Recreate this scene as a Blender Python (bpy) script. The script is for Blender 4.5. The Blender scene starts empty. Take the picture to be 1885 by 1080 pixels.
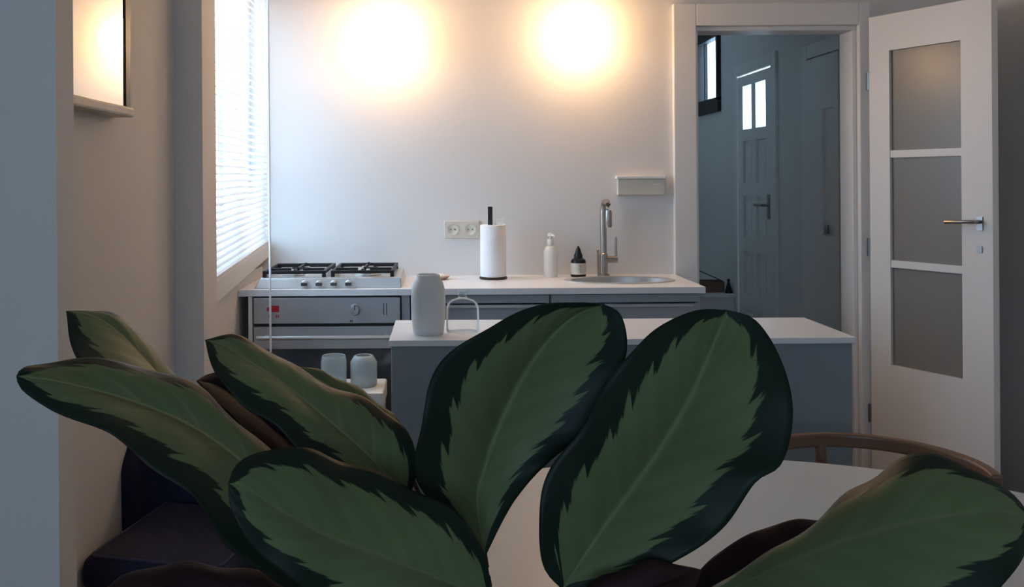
import bpy, bmesh, math, random
from mathutils import Vector, Matrix
random.seed(4)
S = bpy.context.scene
COL = S.collection

# ------------------------------------------------------------------ camera, sky, exposure
F = 1650.0; PX0, PY0, CAMZ = 816.0, 330.0, 1.37      # focal length in px, principal point, eye height
ROLL = math.radians(0.4)
cd = bpy.data.cameras.new('camera'); cam = bpy.data.objects.new('camera', cd); COL.objects.link(cam)
cd.sensor_width = 36; cd.lens = F / 1885 * 36; cd.clip_start = 0.05
cd.shift_x = (942.5 - PX0) / 1885; cd.shift_y = -(540 - PY0) / 1885
cam.location = (0, 0, CAMZ)
cam.rotation_euler = (Matrix.Rotation(math.pi/2, 3, 'X') @ Matrix.Rotation(-ROLL, 3, 'Z')).to_euler()
S.camera = cam
W = bpy.data.worlds.new('overcast_sky'); S.world = W; W.use_nodes = True
bg = W.node_tree.nodes['Background']
bg.inputs[0].default_value = (0.58, 0.78, 1.0, 1); bg.inputs[1].default_value = 5.4
vs = S.view_settings
vs.view_transform = 'Standard'; vs.look = 'None'; vs.gamma = 1; vs.use_curve_mapping = False; vs.exposure = 1.5
LAMP = 11.0

def portal(name, loc, rot, sx, sy):
    # gives no light of its own: guides the sampling of the sky through a window opening
    l = bpy.data.lights.new(name, 'AREA'); l.shape = 'RECTANGLE'; l.size = sx; l.size_y = sy
    l.cycles.is_portal = True
    o = bpy.data.objects.new(name, l); COL.objects.link(o); o.location = loc; o.rotation_euler = rot
H = math.pi/2
portal('window_blind_daylight', (-0.99, 3.58, 1.65), (0, -H, 0), 1.3, 1.04)            # the window with the blind (faces +X)
portal('window_hall_daylight', (2.23, 7.105, 2.225), (0, H, 0), 0.55, 0.63)            # the high hall window (faces -X)
portal('window_rear_offscreen', (-0.3, -2.69, 1.915), (H, 0, 0), 1.3, 0.83)            # window behind the viewer (faces +Y)

# ------------------------------------------------------------------ helpers
def unpx(px, py, d):
    """pixel + distance along the view axis -> world point"""
    dx, dy = px - PX0, py - PY0
    c, s = math.cos(ROLL), math.sin(ROLL)
    ix, iy = dx*c - dy*s, dx*s + dy*c
    return Vector((ix/F*d, d, CAMZ - iy/F*d))

def lin(c):
    return tuple(((v/255)/12.92 if v/255 <= .04045 else ((v/255+.055)/1.055)**2.4) for v in c)

MATS = {}
def mat(name, col, rough=.5, metal=0., noise=0., nscale=8., bump=0., bscale=60., emit=None, es=1., trans=0., spec=.5, coat=0., stretch=None, ior=1.45):
    m = bpy.data.materials.new(name); m.use_nodes = True; nt = m.node_tree
    b = nt.nodes['Principled BSDF']
    c = lin(col)
    b.inputs['Base Color'].default_value = (*c, 1); b.inputs['Roughness'].default_value = rough
    b.inputs['Metallic'].default_value = metal; b.inputs['Transmission Weight'].default_value = trans
    b.inputs['Specular IOR Level'].default_value = spec; b.inputs['Coat Weight'].default_value = coat
    b.inputs['IOR'].default_value = ior
    if emit:
        b.inputs['Emission Color'].default_value = (*emit, 1); b.inputs['Emission Strength'].default_value = es
    if noise or bump:
        tc = nt.nodes.new('ShaderNodeTexCoord'); mp = nt.nodes.new('ShaderNodeMapping')
        if stretch: mp.inputs['Scale'].default_value = stretch
        nt.links.new(tc.outputs['Object'], mp.inputs['Vector'])
    if noise:
        n = nt.nodes.new('ShaderNodeTexNoise'); n.inputs['Scale'].default_value = nscale; n.inputs['Detail'].default_value = 4
        nt.links.new(mp.outputs[0], n.inputs['Vector'])
        mx = nt.nodes.new('ShaderNodeMix'); mx.data_type = 'RGBA'
        mx.inputs[6].default_value = tuple(v*(1-noise) for v in c) + (1,)
        mx.inputs[7].default_value = tuple(min(1, v*(1+noise)) for v in c) + (1,)
        nt.links.new(n.outputs[0], mx.inputs[0]); nt.links.new(mx.outputs[2], b.inputs['Base Color'])
    if bump:
        n2 = nt.nodes.new('ShaderNodeTexNoise'); n2.inputs['Scale'].default_value = bscale; n2.inputs['Detail'].default_value = 3
        nt.links.new(mp.outputs[0], n2.inputs['Vector'])
        bp = nt.nodes.new('ShaderNodeBump'); bp.inputs['Strength'].default_value = bump; bp.inputs['Distance'].default_value = .01
        nt.links.new(n2.outputs[0], bp.inputs['Height']); nt.links.new(bp.outputs[0], b.inputs['Normal'])
    MATS[name] = m
    return m

mat('plaster', (226, 222, 218), .75, noise=.02, nscale=3, bump=.05, bscale=90)
mat('ceiling', (228, 226, 222), .8, noise=.02)
mat('floor', (150, 118, 88), .45, noise=.2, nscale=6, stretch=(1, 12, 1))
mat('paint', (232, 228, 224), .4, noise=.02, nscale=5)
mat('lever', (150, 148, 145), .3, 1)
mat('dark_wood', (42, 36, 34), .5, noise=.2, nscale=10, stretch=(1, 1, 8))
mat('steel', (205, 203, 200), .35, .6, noise=.05, nscale=12, stretch=(1, 20, 20))
mat('oven_steel', (176, 176, 178), .4, .6, noise=.05, nscale=10, stretch=(1, 20, 20))
mat('chrome', (176, 168, 160), .34, .9, noise=.02)
mat('black_iron', (18, 18, 20), .5, noise=.2, nscale=30, bump=.1)
mat('black_plastic', (20, 20, 22), .4, noise=.1)
mat('oven_glass', (72, 78, 84), .12, noise=.05, coat=.3)
mat('cabinet_grey', (160, 165, 173), .28, noise=.04, nscale=3, stretch=(.3, 1, 14))
mat('island_grey', (138, 148, 152), .45, noise=.04, nscale=3)
mat('worktop', (238, 238, 240), .28, noise=.02, nscale=20)
mat('white_plastic', (236, 234, 230), .35, noise=.01)
mat('ivory', (214, 206, 192), .4, noise=.02)
mat('socket_hole', (128, 124, 104), .5, noise=.05)
mat('paper', (240, 238, 236), .9, noise=.02, nscale=40, bump=.2, bscale=120)
mat('label', (222, 216, 204), .7, noise=.05, nscale=60)
mat('ceramic', (226, 227, 225), .55, noise=.02, nscale=10)
mat('ceramic_warm', (214, 180, 160), .4, noise=.05)
mat('red', (178, 26, 40), .5, noise=.05)
mat('ink', (70, 70, 72), .6, noise=.05)
mat('cord', (235, 236, 238), .6, noise=.02)
mat('wood_brown', (118, 86, 66), .4, noise=.18, nscale=9, stretch=(1, 1, 6))
mat('wood_pale', (176, 146, 118), .5, noise=.15, nscale=20, stretch=(1, 6, 1))
mat('navy', (30, 33, 58), .9, noise=.25, nscale=40, bump=.4, bscale=300)
mat('navy_piping', (52, 52, 78), .8, noise=.1)
mat('table_top', (206, 207, 206), .35, noise=.02, nscale=6)
mat('soil', (40, 30, 24), .95, noise=.4, nscale=60, bump=.6)
mat('pot', (182, 178, 172), .6, noise=.05, nscale=12, bump=.1)
mat('petiole', (54, 26, 26), .5, noise=.25, nscale=30)
mat('brown_box', (118, 90, 74), .7, noise=.1)
mat('mirror', (235, 232, 228), .03, 1, noise=.005)
mat('mirror_ledge', (190, 176, 158), .35, noise=.25, nscale=30)

def glass_mix(name, tint, mixf, rough=.0, kind='clear', alpha=.5):
    m = bpy.data.materials.new(name); m.use_nodes = True; nt = m.node_tree
    for n in list(nt.nodes): nt.nodes.remove(n)
    out = nt.nodes.new('ShaderNodeOutputMaterial'); mx = nt.nodes.new('ShaderNodeMixShader'); mx.inputs[0].default_value = mixf
    tr = nt.nodes.new('ShaderNodeBsdfTransparent'); tr.inputs[0].default_value = (*lin(tint), 1)
    p = nt.nodes.new('ShaderNodeBsdfPrincipled'); p.inputs['Roughness'].default_value = rough
    p.inputs['Base Color'].default_value = (*lin(tint), 1)
    n = nt.nodes.new('ShaderNodeTexNoise'); n.inputs['Scale'].default_value = 40
    bp = nt.nodes.new('ShaderNodeBump'); bp.inputs['Strength'].default_value = .02
    nt.links.new(n.outputs[0], bp.inputs['Height']); nt.links.new(bp.outputs[0], p.inputs['Normal'])
    nt.links.new(tr.outputs[0], mx.inputs[1]); nt.links.new(p.outputs[0], mx.inputs[2]); nt.links.new(mx.outputs[0], out.inputs[0])
    MATS[name] = m
glass_mix('window_pane', (240, 246, 250), .06, .05)
glass_mix('obscure_pane', (214, 222, 226), .10, .2)
glass_mix('door_pane', (176, 172, 166), .55, .25)
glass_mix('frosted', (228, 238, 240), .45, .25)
m = bpy.data.materials.new('clear_glass'); m.use_nodes = True; nt = m.node_tree; MATS['clear_glass'] = m
for n in list(nt.nodes): nt.nodes.remove(n)
out = nt.nodes.new('ShaderNodeOutputMaterial'); mx = nt.nodes.new('ShaderNodeMixShader'); fr_ = nt.nodes.new('ShaderNodeFresnel'); fr_.inputs[0].default_value = 1.13
tr = nt.nodes.new('ShaderNodeBsdfTransparent'); tr.inputs[0].default_value = (.98, .99, .99, 1)
gl = nt.nodes.new('ShaderNodeBsdfPrincipled'); gl.inputs['Roughness'].default_value = .08; gl.inputs[0].default_value = (.9, .93, .94, 1)
nt.links.new(fr_.outputs[0], mx.inputs[0]); nt.links.new(tr.outputs[0], mx.inputs[1]); nt.links.new(gl.outputs[0], mx.inputs[2]); nt.links.new(mx.outputs[0], out.inputs[0])
# opal lamp glass
mat('opal', (255, 240, 220), .4, emit=(1.0, 0.62, 0.31), es=LAMP)
# translucent blind slat
m = mat('slat', (236, 238, 240), .45, noise=.01)
nt = m.node_tree; out = [n for n in nt.nodes if n.type == 'OUTPUT_MATERIAL'][0]
tl = nt.nodes.new('ShaderNodeBsdfTranslucent'); tl.inputs[0].default_value = (.9, .93, .96, 1)
mx = nt.nodes.new('ShaderNodeMixShader'); mx.inputs[0].default_value = .12
nt.links.new(nt.nodes['Principled BSDF'].outputs[0], mx.inputs[1]); nt.links.new(tl.outputs[0], mx.inputs[2]); nt.links.new(mx.outputs[0], out.inputs[0])

ORG = {}
class MB:
    def __init__(s): s.v = []; s.f = []
    def add(s, vs, fs):
        n = len(s.v); s.v += [tuple(v) for v in vs]; s.f += [tuple(i+n for i in f) for f in fs]; return s
    def box(s, x0, x1, y0, y1, z0, z1):
        return s.hexa([(x0,y0,z0),(x1,y0,z0),(x1,y1,z0),(x0,y1,z0),(x0,y0,z1),(x1,y0,z1),(x1,y1,z1),(x0,y1,z1)])
    def hexa(s, p):
        return s.add(p, [(0,3,2,1),(4,5,6,7),(0,1,5,4),(1,2,6,5),(2,3,7,6),(3,0,4,7)])
    def lathe(s, cx, cy, prof, n=32, sx=1., sy=1., closed=True):
        """prof: list of (r, z) bottom -> top"""
        vs = []; fs = []
        for r, z in prof:
            for k in range(n):
                a = 2*math.pi*k/n; vs.append((cx + r*sx*math.cos(a), cy + r*sy*math.sin(a), z))
        for i in range(len(prof)-1):
            for k in range(n):
                a, b = i*n+k, i*n+(k+1) % n; fs.append((a, b, b+n, a+n))
        if closed:
            fs.append(tuple(range(n-1, -1, -1))); q = (len(prof)-1)*n; fs.append(tuple(range(q, q+n)))
        return s.add(vs, fs)
    def tube(s, pts, r, n=10, flat=1., up=None):
        pts = [Vector(p) for p in pts]; rs = r if isinstance(r, (list, tuple)) else [r]*len(pts)
        vs = []; fs = []
        for i, p in enumerate(pts):
            t = (pts[min(i+1, len(pts)-1)] - pts[max(i-1, 0)]).normalized()
            u = Vector(up) if up else (Vector((0,0,1)) if abs(t.z) < .9 else Vector((0,1,0)))
            a = t.cross(u).normalized(); b = a.cross(t).normalized()
            for k in range(n):
                w = 2*math.pi*k/n; vs.append(p + a*(rs[i]*flat*math.cos(w)) + b*(rs[i]*math.sin(w)))
        for i in range(len(pts)-1):
            for k in range(n):
                a, b = i*n+k, i*n+(k+1) % n; fs.append((a, b, b+n, a+n))
        fs.append(tuple(range(n-1, -1, -1))); q = (len(pts)-1)*n; fs.append(tuple(range(q, q+n)))
        return s.add(vs, fs)
    def ribbon(s, pts, w, h):
        """upright rectangular band along pts (w across, h tall)"""
        pts = [Vector(p) for p in pts]; vs = []; fs = []
        for i, p in enumerate(pts):
            t = (pts[min(i+1, len(pts)-1)] - pts[max(i-1, 0)]); t.z = 0; t.normalize()
            a = Vector((t.y, -t.x, 0))*(w/2)
            for q in (p-a, p+a, p+a+Vector((0,0,h)), p-a+Vector((0,0,h))): vs.append(q)
        for i in range(len(pts)-1):
            for k in range(4):
                a, b = i*4+k, i*4+(k+1) % 4; fs.append((a, b, b+4, a+4))
        q = (len(pts)-1)*4; fs += [(3,2,1,0), (q,q+1,q+2,q+3)]
        return s.add(vs, fs)
    def xf(s, fn): s.v = [tuple(fn(Vector(v))) for v in s.v]; return s
    def build(s, name, m, parent=None, smooth=False, bevel=0., seg=2, org=None):
        o0 = ORG.get(parent, Vector((0,0,0)))
        me = bpy.data.meshes.new(name)
        base = Vector(org) if (org and not parent) else o0
        me.from_pydata([tuple(Vector(v)-base) for v in s.v], [], s.f)
        bm = bmesh.new(); bm.from_mesh(me); bmesh.ops.recalc_face_normals(bm, faces=bm.faces)
        bm.to_mesh(me); bm.free()
        me.materials.append(MATS[m])
        o = bpy.data.objects.new(name, me); COL.objects.link(o)
        if parent: o.parent = parent
        else: o.location = base
        ORG[o] = base
        if smooth:
            for p in me.polygons: p.use_smooth = True
            if bevel == 0:
                md = o.modifiers.new('edges', 'EDGE_SPLIT'); md.split_angle = math.radians(40)
        if bevel:
            md = o.modifiers.new('bevel', 'BEVEL'); md.width = bevel; md.segments = seg; md.limit_method = 'ANGLE'
        return o

def tag(o, label, cat, group=None):
    o['label'] = label; o['category'] = cat
    if group: o['group'] = group
    return o
def thing(name, label, cat, loc, group=None):
    o = bpy.data.objects.new(name, None); COL.objects.link(o); o.location = loc; o.empty_display_size = .05
    ORG[o] = Vector(loc)
    return tag(o, label, cat, group)
def struct(name, mb, m, label=None, bevel=0., cat=None):
    o = mb.build(name, m, bevel=bevel); o['kind'] = 'structure'
    if label: o['label'] = label
    if cat: o['category'] = cat
    return o
def sroot(name, label, loc=(0,0,0), cat=None):
    o = bpy.data.objects.new(name, None); COL.objects.link(o); o.location = loc; ORG[o] = Vector(loc)
    o['kind'] = 'structure'; o['label'] = label
    if cat: o['category'] = cat
    return o

# ------------------------------------------------------------------ room shell
YB = 4.10            # kitchen wall
CEIL = 2.66
HX = 2.10            # hall right wall
struct('floor', MB().box(-2.7, 2.5, -2.7, 8.0, -.06, 0), 'floor', 'brown wooden floor of room and hall', cat='floor')
struct('ceiling', MB().box(-2.7, 2.5, -2.7, 8.0, CEIL, CEIL+.06), 'ceiling', 'white ceiling over room and hall', cat='ceiling')
DX0, DX1, DZ = 1.154, 1.893, 2.06
struct('wall_back', MB().box(-1.0, DX0, YB, YB+.13, 0, CEIL).box(DX1, 2.5, YB, YB+.13, 0, CEIL).box(DX0, DX1, YB, YB+.13, DZ, CEIL),
       'plaster', 'white kitchen wall carrying the two glowing lamps', cat='wall')
WX = -.87
struct('wall_left', MB().box(-1.0, WX, 1.78, 2.90, 0, CEIL), 'plaster', 'white side wall with the mirror', cat='wall')
PX = -.778; WZ0, WZ1 = .98, 2.3
struct('wall_window', MB().box(-1.0, PX, 2.90, 3.07, 0, CEIL).box(-1.0, -.83, 3.07, YB, 0, WZ0).box(-1.0, PX, 3.07, YB, WZ1, CEIL),
       'plaster', 'white window wall with projecting pier', cat='wall')
struct('wall_partition', MB().box(-2.6, -.733, 1.70, 1.78, 0, CEIL), 'plaster', 'grey end of partition wall beside the plant', cat='wall')
struct('wall_right', MB().box(2.4, 2.5, -2.6, YB, 0, CEIL), 'plaster', 'pale wall behind the open glazed door', cat='wall')
struct('wall_side', MB().box(-2.7, -2.6, -2.6, 1.78, 0, CEIL), 'plaster', 'white side wall of the dining end', cat='wall')
RX0, RX1, RZ0, RZ1 = -.95, .35, 1.5, 2.33
struct('wall_rear', MB().box(-2.7, RX0, -2.7, -2.6, 0, CEIL).box(RX1, 2.5, -2.7, -2.6, 0, CEIL).box(RX0, RX1, -2.7, -2.6, 0, RZ0).box(RX0, RX1, -2.7, -2.6, RZ1, CEIL),
       'plaster', 'white rear wall with the wide window', cat='wall')
rw = sroot('window_3', 'wide white framed window in the rear wall', (-.3, -2.66, RZ0), 'window')
MB().box(RX0, RX1, -2.68, -2.62, RZ0, RZ0+.05).box(RX0, RX1, -2.68, -2.62, RZ1-.05, RZ1).box(RX0, RX0+.05, -2.68, -2.62, RZ0+.05, RZ1-.05).box(RX1-.05, RX1, -2.68, -2.62, RZ0+.05, RZ1-.05).box(-.325, -.275, -2.68, -2.62, RZ0+.05, RZ1-.05).build('window_frame', 'paint', rw)
for x0, x1 in ((RX0+.05, -.325), (-.275, RX1-.05)): MB().box(x0, x1, -2.655, -2.65, RZ0+.05, RZ1-.05).build('pane', 'window_pane', rw)
# hall
D2Y0, D2Y1, D2Z = 5.69, 6.35, 2.08
TY0, TY1, TZ0, TZ1 = 6.79, 7.42, 1.95, 2.50
struct('wall_hall_right', MB().box(HX, HX+.12, YB+.13, D2Y0, 0, CEIL).box(HX, HX+.12, D2Y0, D2Y1, D2Z, CEIL).box(HX, HX+.12, D2Y1, TY0, 0, CEIL)
       .box(HX, HX+.12, TY0, TY1, 0, TZ0).box(HX, HX+.12, TY0, TY1, TZ1, CEIL).box(HX, HX+.12, TY1, 8.0, 0, CEIL), 'plaster', 'bluish white hall wall with panelled doors', cat='wall')
struct('wall_hall_end', MB().box(.9, HX, 7.9, 8.0, 0, CEIL), 'plaster', 'white wall at the end of the hall', cat='wall')
struct('wall_hall_left', MB().box(.88, .98, YB+.13, 7.9, 0, CEIL), 'plaster', 'white hall wall facing the panelled doors', cat='wall')

# door casing on the kitchen wall
struct('trim_1', MB().box(1.05, DX0, YB-.03, YB, 0, DZ+.10), 'paint', 'white upright door casing beside the worktop end', .004, 'trim')
struct('trim_2', MB().box(DX0, DX1, YB-.03, YB, DZ, DZ+.10), 'paint', 'white head casing above the hall opening', .004, 'trim')
struct('trim_3', MB().box(DX1, 1.945, YB-.03, YB, 0, DZ+.10), 'paint', 'white upright door casing behind the glazed door hinge', .004, 'trim')
struct('trim_4', MB().box(DX1-.02, DX1, YB, YB+.13, 0, DZ-.02).box(DX0, DX0+.015, YB, YB+.13, 0, DZ-.02).box(DX0, DX1, YB+.0, YB+.13, DZ-.02, DZ), 'paint', 'pale jamb lining of the hall opening', .003, 'trim')

# ------------------------------------------------------------------ blind window
w1 = sroot('window_1', 'bright window behind white slatted blind above the hob', (-.9, 3.6, WZ0), 'window')
fr = MB().box(-.95, -.88, 3.07, 3.13, WZ0, WZ1).box(-.95, -.88, 4.04, YB, WZ0, WZ1).box(-.95, -.88, 3.13, 4.04, WZ0, WZ0+.07).box(-.95, -.88, 3.13, 4.04, WZ1-.07, WZ1).box(-.95, -.88, 3.52, 3.60, WZ0+.07, WZ1-.07)
fr.build('window_frame', 'paint', w1, bevel=.004)
for y0, y1 in ((3.13, 3.52), (3.60, 4.04)): MB().box(-.917, -.913, y0, y1, WZ0+.07, WZ1-.07).build('pane', 'window_pane', w1)
def zs(y, zn, zf): return zn + (zf-zn)*(y-3.1)/(YB-3.1)
MB().hexa([(-.89,3.07,.93),(-.80,3.07,.93),(-.80,YB,1.02),(-.89,YB,1.02),(-.89,3.07,1.015),(-.80,3.07,1.015),(-.80,YB,1.085),(-.89,YB,1.085)]).build('window_sill', 'paint', w1, bevel=.004)

bl = thing('window_blind', 'white horizontal slatted blind hanging in the window over the hob', 'blind', (-.81, 3.6, 1.05))
NS = 44
sl = None
zt = 2.27
for i in range(NS):
    k = i/(NS-1)
    zn = 1.035 + (zt-1.035)*k; zf = 1.10 + (zt-1.10)*k        # slack slats sag towards the near end
    zn = 1.035 + .0281*i; zf = 1.103 + .0281*i - .068*min(1, i/14)
    if zn > zt-.02: break
    a = math.radians(35); hw_ = .0140
    dx, dz = hw_*math.cos(a), hw_*math.sin(a)
    vs_ = []
    pts = [(-dx, dz), (-dx*.35, dz*.35+.0022), (dx*.35, -dz*.35+.0022), (dx, -dz)]
    th = .0006
    for (y, z) in ((3.085, zn), (YB-.012, zf)):
        for (qx, qz) in pts: vs_.append((-.812+qx, y, z+qz))
        for (qx, qz) in pts: vs_.append((-.812+qx, y, z+qz-th))
    fs_ = []
    for j in range(3): fs_ += [(j, j+1, j+9, j+8), (4+j, 12+j, 13+j, 5+j)]
    fs_ += [(0,8,12,4), (3,7,15,11), (0,4,5,1), (1,5,6,2), (2,6,7,3), (8,9,13,12), (9,10,14,13), (10,11,15,14)]
    MB().add(vs_, fs_).build('slat', 'slat', bl)
MB().hexa([(-.826,3.085,1.018),(-.800,3.085,1.018),(-.800,YB-.012,1.087),(-.826,YB-.012,1.087),(-.826,3.085,1.028),(-.800,3.085,1.028),(-.800,YB-.012,1.097),(-.826,YB-.012,1.097)]).build('bottom_rail', 'white_plastic', bl)
MB().box(-.83, -.79, 3.08, YB-.005, zt, zt+.03).build('head_rail', 'white_plastic', bl)
for y in (3.25, 3.9):
    MB().tube([(-.812, y, 1.04+.06*(y-3.1)), (-.812, y, zt)], .001, 6).build('ladder_cord', 'cord', bl)
MB().tube([(-.79, 3.50, zt+.01), (-.68, 3.50, zt+.0), (-.679, 3.50, 1.6), (-.679, 3.50, .70)], .0042, 8).build('pull_cord', 'cord', bl)

# ------------------------------------------------------------------ hall doors and window
tw = sroot('window_2', 'small high window with dark wooden frame in the hall', (HX, 7.1, TZ0), 'window')
MB().box(HX-.03, HX+.04, TY0-.03, TY1+.03, TZ0-.08, TZ0+.03).box(HX-.03, HX+.04, TY0-.03, TY1+.03, TZ1-.06, TZ1+.03).box(HX-.03, HX+.04, TY0-.03, TY0+.01, TZ0, TZ1).box(HX-.03, HX+.04, TY1-.1, TY1+.03, TZ0, TZ1).build('window_frame', 'dark_wood', tw, bevel=.004)
MB().box(HX+.02, HX+.025, TY0, TY1, TZ0, TZ1).build('pane', 'obscure_pane', tw)
MB().box(HX+.005, HX+.03, TY1-.22, TY1-.20, TZ0, TZ1).build('glazing_bar', 'dark_wood', tw)

d2 = sroot('door_2', 'pale blue panelled hall door with two narrow panes', (HX, 6.02, 0), 'door')
dx0, dx1 = HX-.012, HX+.028
ys = [D2Y0+.005, D2Y0+.11, 5.985, 6.065, D2Y1-.11, D2Y1-.005]
rows = [(.15,.46), (.57,.86), (.95,1.24), (1.33,1.62), (1.70,2.00)]
g = MB().box(dx0, dx1, ys[0], ys[1], .01, D2Z-.01).box(dx0, dx1, ys[2], ys[3], .01, D2Z-.01).box(dx0, dx1, ys[4], ys[5], .01, D2Z-.01)
zc = [.01] + [z for r in rows for z in r] + [D2Z-.01]
for a, b in ((ys[1], ys[2]), (ys[3], ys[4])):
    for i in range(0, len(zc), 2): g.box(dx0, dx1, a, b, zc[i], zc[i+1])
g.build('door_frame', 'paint', d2)
for a, b in ((ys[1], ys[2]), (ys[3], ys[4])):
    for r in rows[:-1]:
        MB().box(dx0+.018, dx1-.008, a, b, *r).box(dx0+.008, dx1-.01, a+.03, b-.03, r[0]+.03, r[1]-.03).build('panel', 'paint', d2)
    MB().box(dx0+.02, dx0+.025, a, b, *rows[-1]).build('pane', 'obscure_pane', d2)
hd = MB().box(dx0-.006, dx0, D2Y0+.035, D2Y0+.075, 1.10, 1.26).tube([(dx0, D2Y0+.055, 1.19), (dx0-.05, D2Y0+.055, 1.19), (dx0-.055, D2Y0+.17, 1.19)], .009, 8).build('door_handle', 'lever', d2)
struct('trim_5', MB().box(HX-.02, HX, D2Y0-.08, D2Y0, 0, D2Z+.08).box(HX-.02, HX, D2Y1, D2Y1+.06, 0, D2Z+.08).box(HX-.02, HX, D2Y0, D2Y1, D2Z, D2Z+.08), 'paint', 'pale casing around the panelled hall door', .003, 'trim')
d3 = sroot('door_3', 'plain grey hall door with narrow tall recess', (HX, 4.9, 0), 'door')
q0, q1 = 4.70, 5.12
MB().box(HX-.028, HX-.001, q0, q0+.06, .01, 2.03).box(HX-.028, HX-.001, q1-.22, q1, .01, 2.03).box(HX-.028, HX-.001, q0+.06, q1-.22, 1.74, 2.03).box(HX-.028, HX-.001, q0+.06, q1-.22, .01, 1.05).build('door_frame', 'paint', d3)
MB().box(HX-.012, HX-.002, q0+.06, q1-.22, 1.05, 1.74).build('panel', 'paint', d3)
MB().box(HX-.034, HX-.028, q1-.30, q1-.255, 1.06, 1.11).build('lock', 'lever', d3)
struct('trim_6', MB().box(HX-.02, HX, q1, q1+.08, 0, 2.12).box(HX-.02, HX, q0, q1, 2.04, 2.12), 'paint', 'pale casing around the plain hall door', .003, 'trim')

# hall console with things on it
co = thing('hall_console', 'pale blue low cabinet standing in the hall under the high window', 'cabinet', (1.92, 6.85, 0))
MB().box(1.80, HX-.002, 6.42, 7.35, .04, .60).build('body', 'paint', co, bevel=.004)
MB().box(1.78, HX-.002, 6.40, 7.37, .60, .622).build('top', 'paint', co, bevel=.003)
MB().box(1.82, HX-.01, 6.44, 7.33, 0, .04).build('plinth', 'dark_wood', co)
for y0, y1 in ((6.44, 6.88), (6.90, 7.33)):
    d = MB().box(1.785, 1.80, y0, y1, .06, .58).build('door', 'paint', co, bevel=.003); MB().box(1.77, 1.785, (y0+y1)/2-.04, (y0+y1)/2+.04, .50, .515).build('handle', 'lever', d)
bx_ = thing('brown_box', 'open brown cardboard box on the hall cabinet', 'box', (1.98, 6.62, .622))
MB().box(1.90, 2.05, 6.55, 6.70, .622, .628).box(1.90, 1.906, 6.55, 6.70, .628, .70).box(2.044, 2.05, 6.55, 6.70, .628, .70).box(1.906, 2.044, 6.55, 6.556, .628, .70).box(1.906, 2.044, 6.694, 6.70, .628, .70).build('body', 'brown_box', bx_)
MB().hexa([(1.82,6.55,.80),(2.04,6.55,.70),(2.04,6.60,.70),(1.82,6.60,.80),(1.82,6.55,.806),(2.04,6.55,.706),(2.04,6.60,.706),(1.82,6.60,.806)]).build('flap', 'black_plastic', bx_)
tag(MB().lathe(2.07, 6.52, [(.0,.622),(.028,.622),(.022,.65),(.008,.70),(.012,.72),(.0,.726)], 14, closed=False).build('stoppered_bottle', 'black_plastic', smooth=True, org=(2.07,6.52,.622)), 'tiny black stoppered bottle beside the brown box', 'bottle')

co.scale.z = .53/.622                                     # knee-high cabinet
for o in [bx_] + [o for o in COL.objects if o.name.startswith('stoppered_bottle')]: o.location.z -= .092
# ------------------------------------------------------------------ open glazed door
A = Vector((1.925, 4.045, 0)); B = Vector((2.178, 3.555, 0)); du = (B-A).normalized(); LW = (B-A).length
dn = Vector((-du.y, du.x, 0)); dn = -dn if dn.dot(-A) > 0 else dn       # dn points away from the viewer
def leaf_pt(v): return A + du*v.x + dn*v.y + Vector((0, 0, v.z))
d1 = sroot('door_1', 'white glazed door with three panes standing open', tuple(A), 'door')
def dbox(u0, u1, z0, z1, t0=0, t1=.04): return MB().box(u0, u1, t0, t1, z0, z1).xf(leaf_pt)
U0, U1 = .100, .425
g = MB().box(0, U0, 0, .04, .01, 2.085).box(U1, LW, 0, .04, .01, 2.085).box(U0, U1, 0, .04, 1.925, 2.085).box(U0, U1, 0, .04, .01, .537).xf(leaf_pt)
g.build('door_frame', 'paint', d1)
for z0, z1 in ((1.452, 1.484), (.968, 1.0)): dbox(U0, U1, z0, z1, .004, .036).build('glazing_bar', 'paint', d1)
for z0, z1 in ((1.484, 1.925), (1.0, 1.452), (.537, .968)): dbox(U0, U1, z0, z1, .016, .022).build('pane', 'door_pane', d1)
hz = 1.185; hu = LW-.05
hd = MB().tube([(hu, 0, hz), (hu, -.045, hz), (hu-.02, -.052, hz), (hu-.115, -.052, hz-.004)], .0075, 8).box(hu-.012, hu+.012, -.006, 0, hz-.035, hz+.02).xf(leaf_pt).build('door_handle', 'lever', d1, smooth=True)
MB().tube([(hu, .04, hz), (hu, .085, hz), (hu-.02, .092, hz), (hu-.115, .092, hz-.004)], .0075, 8).box(hu-.012, hu+.012, .04, .046, hz-.035, hz+.02).xf(leaf_pt).build('door_handle', 'lever', d1, smooth=True)
MB().box(hu-.014, hu+.008, -.004, 0, hz-.125, hz-.098).xf(leaf_pt).build('keyhole_plate', 'lever', d1)
for z in (.3, 1.05, 1.8): MB().tube([tuple(A+Vector((.0,.012,z-.04))), tuple(A+Vector((.0,.012,z+.04)))], .008, 8).build('hinge', 'lever', d1)

# ------------------------------------------------------------------ mirror on left wall
mi = thing('wall_mirror', 'mirror with dark side edge reflecting a lamp on the side wall', 'mirror', (WX, 2.2, 1.75))
my0, my1 = 1.80, 2.36; mz = 1.565
MB().box(WX, WX+.040, my0, my1-.020, mz, 2.5).build('glass', 'mirror', mi)
MB().box(WX, WX+.044, my1-.020, my1+.014, mz-.001, 2.5).build('side_edge', 'black_plastic', mi)
MB().box(WX, WX+.055, my0, my1+.01, mz-.026, mz).build('ledge', 'mirror_ledge', mi, bevel=.006)

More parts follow.
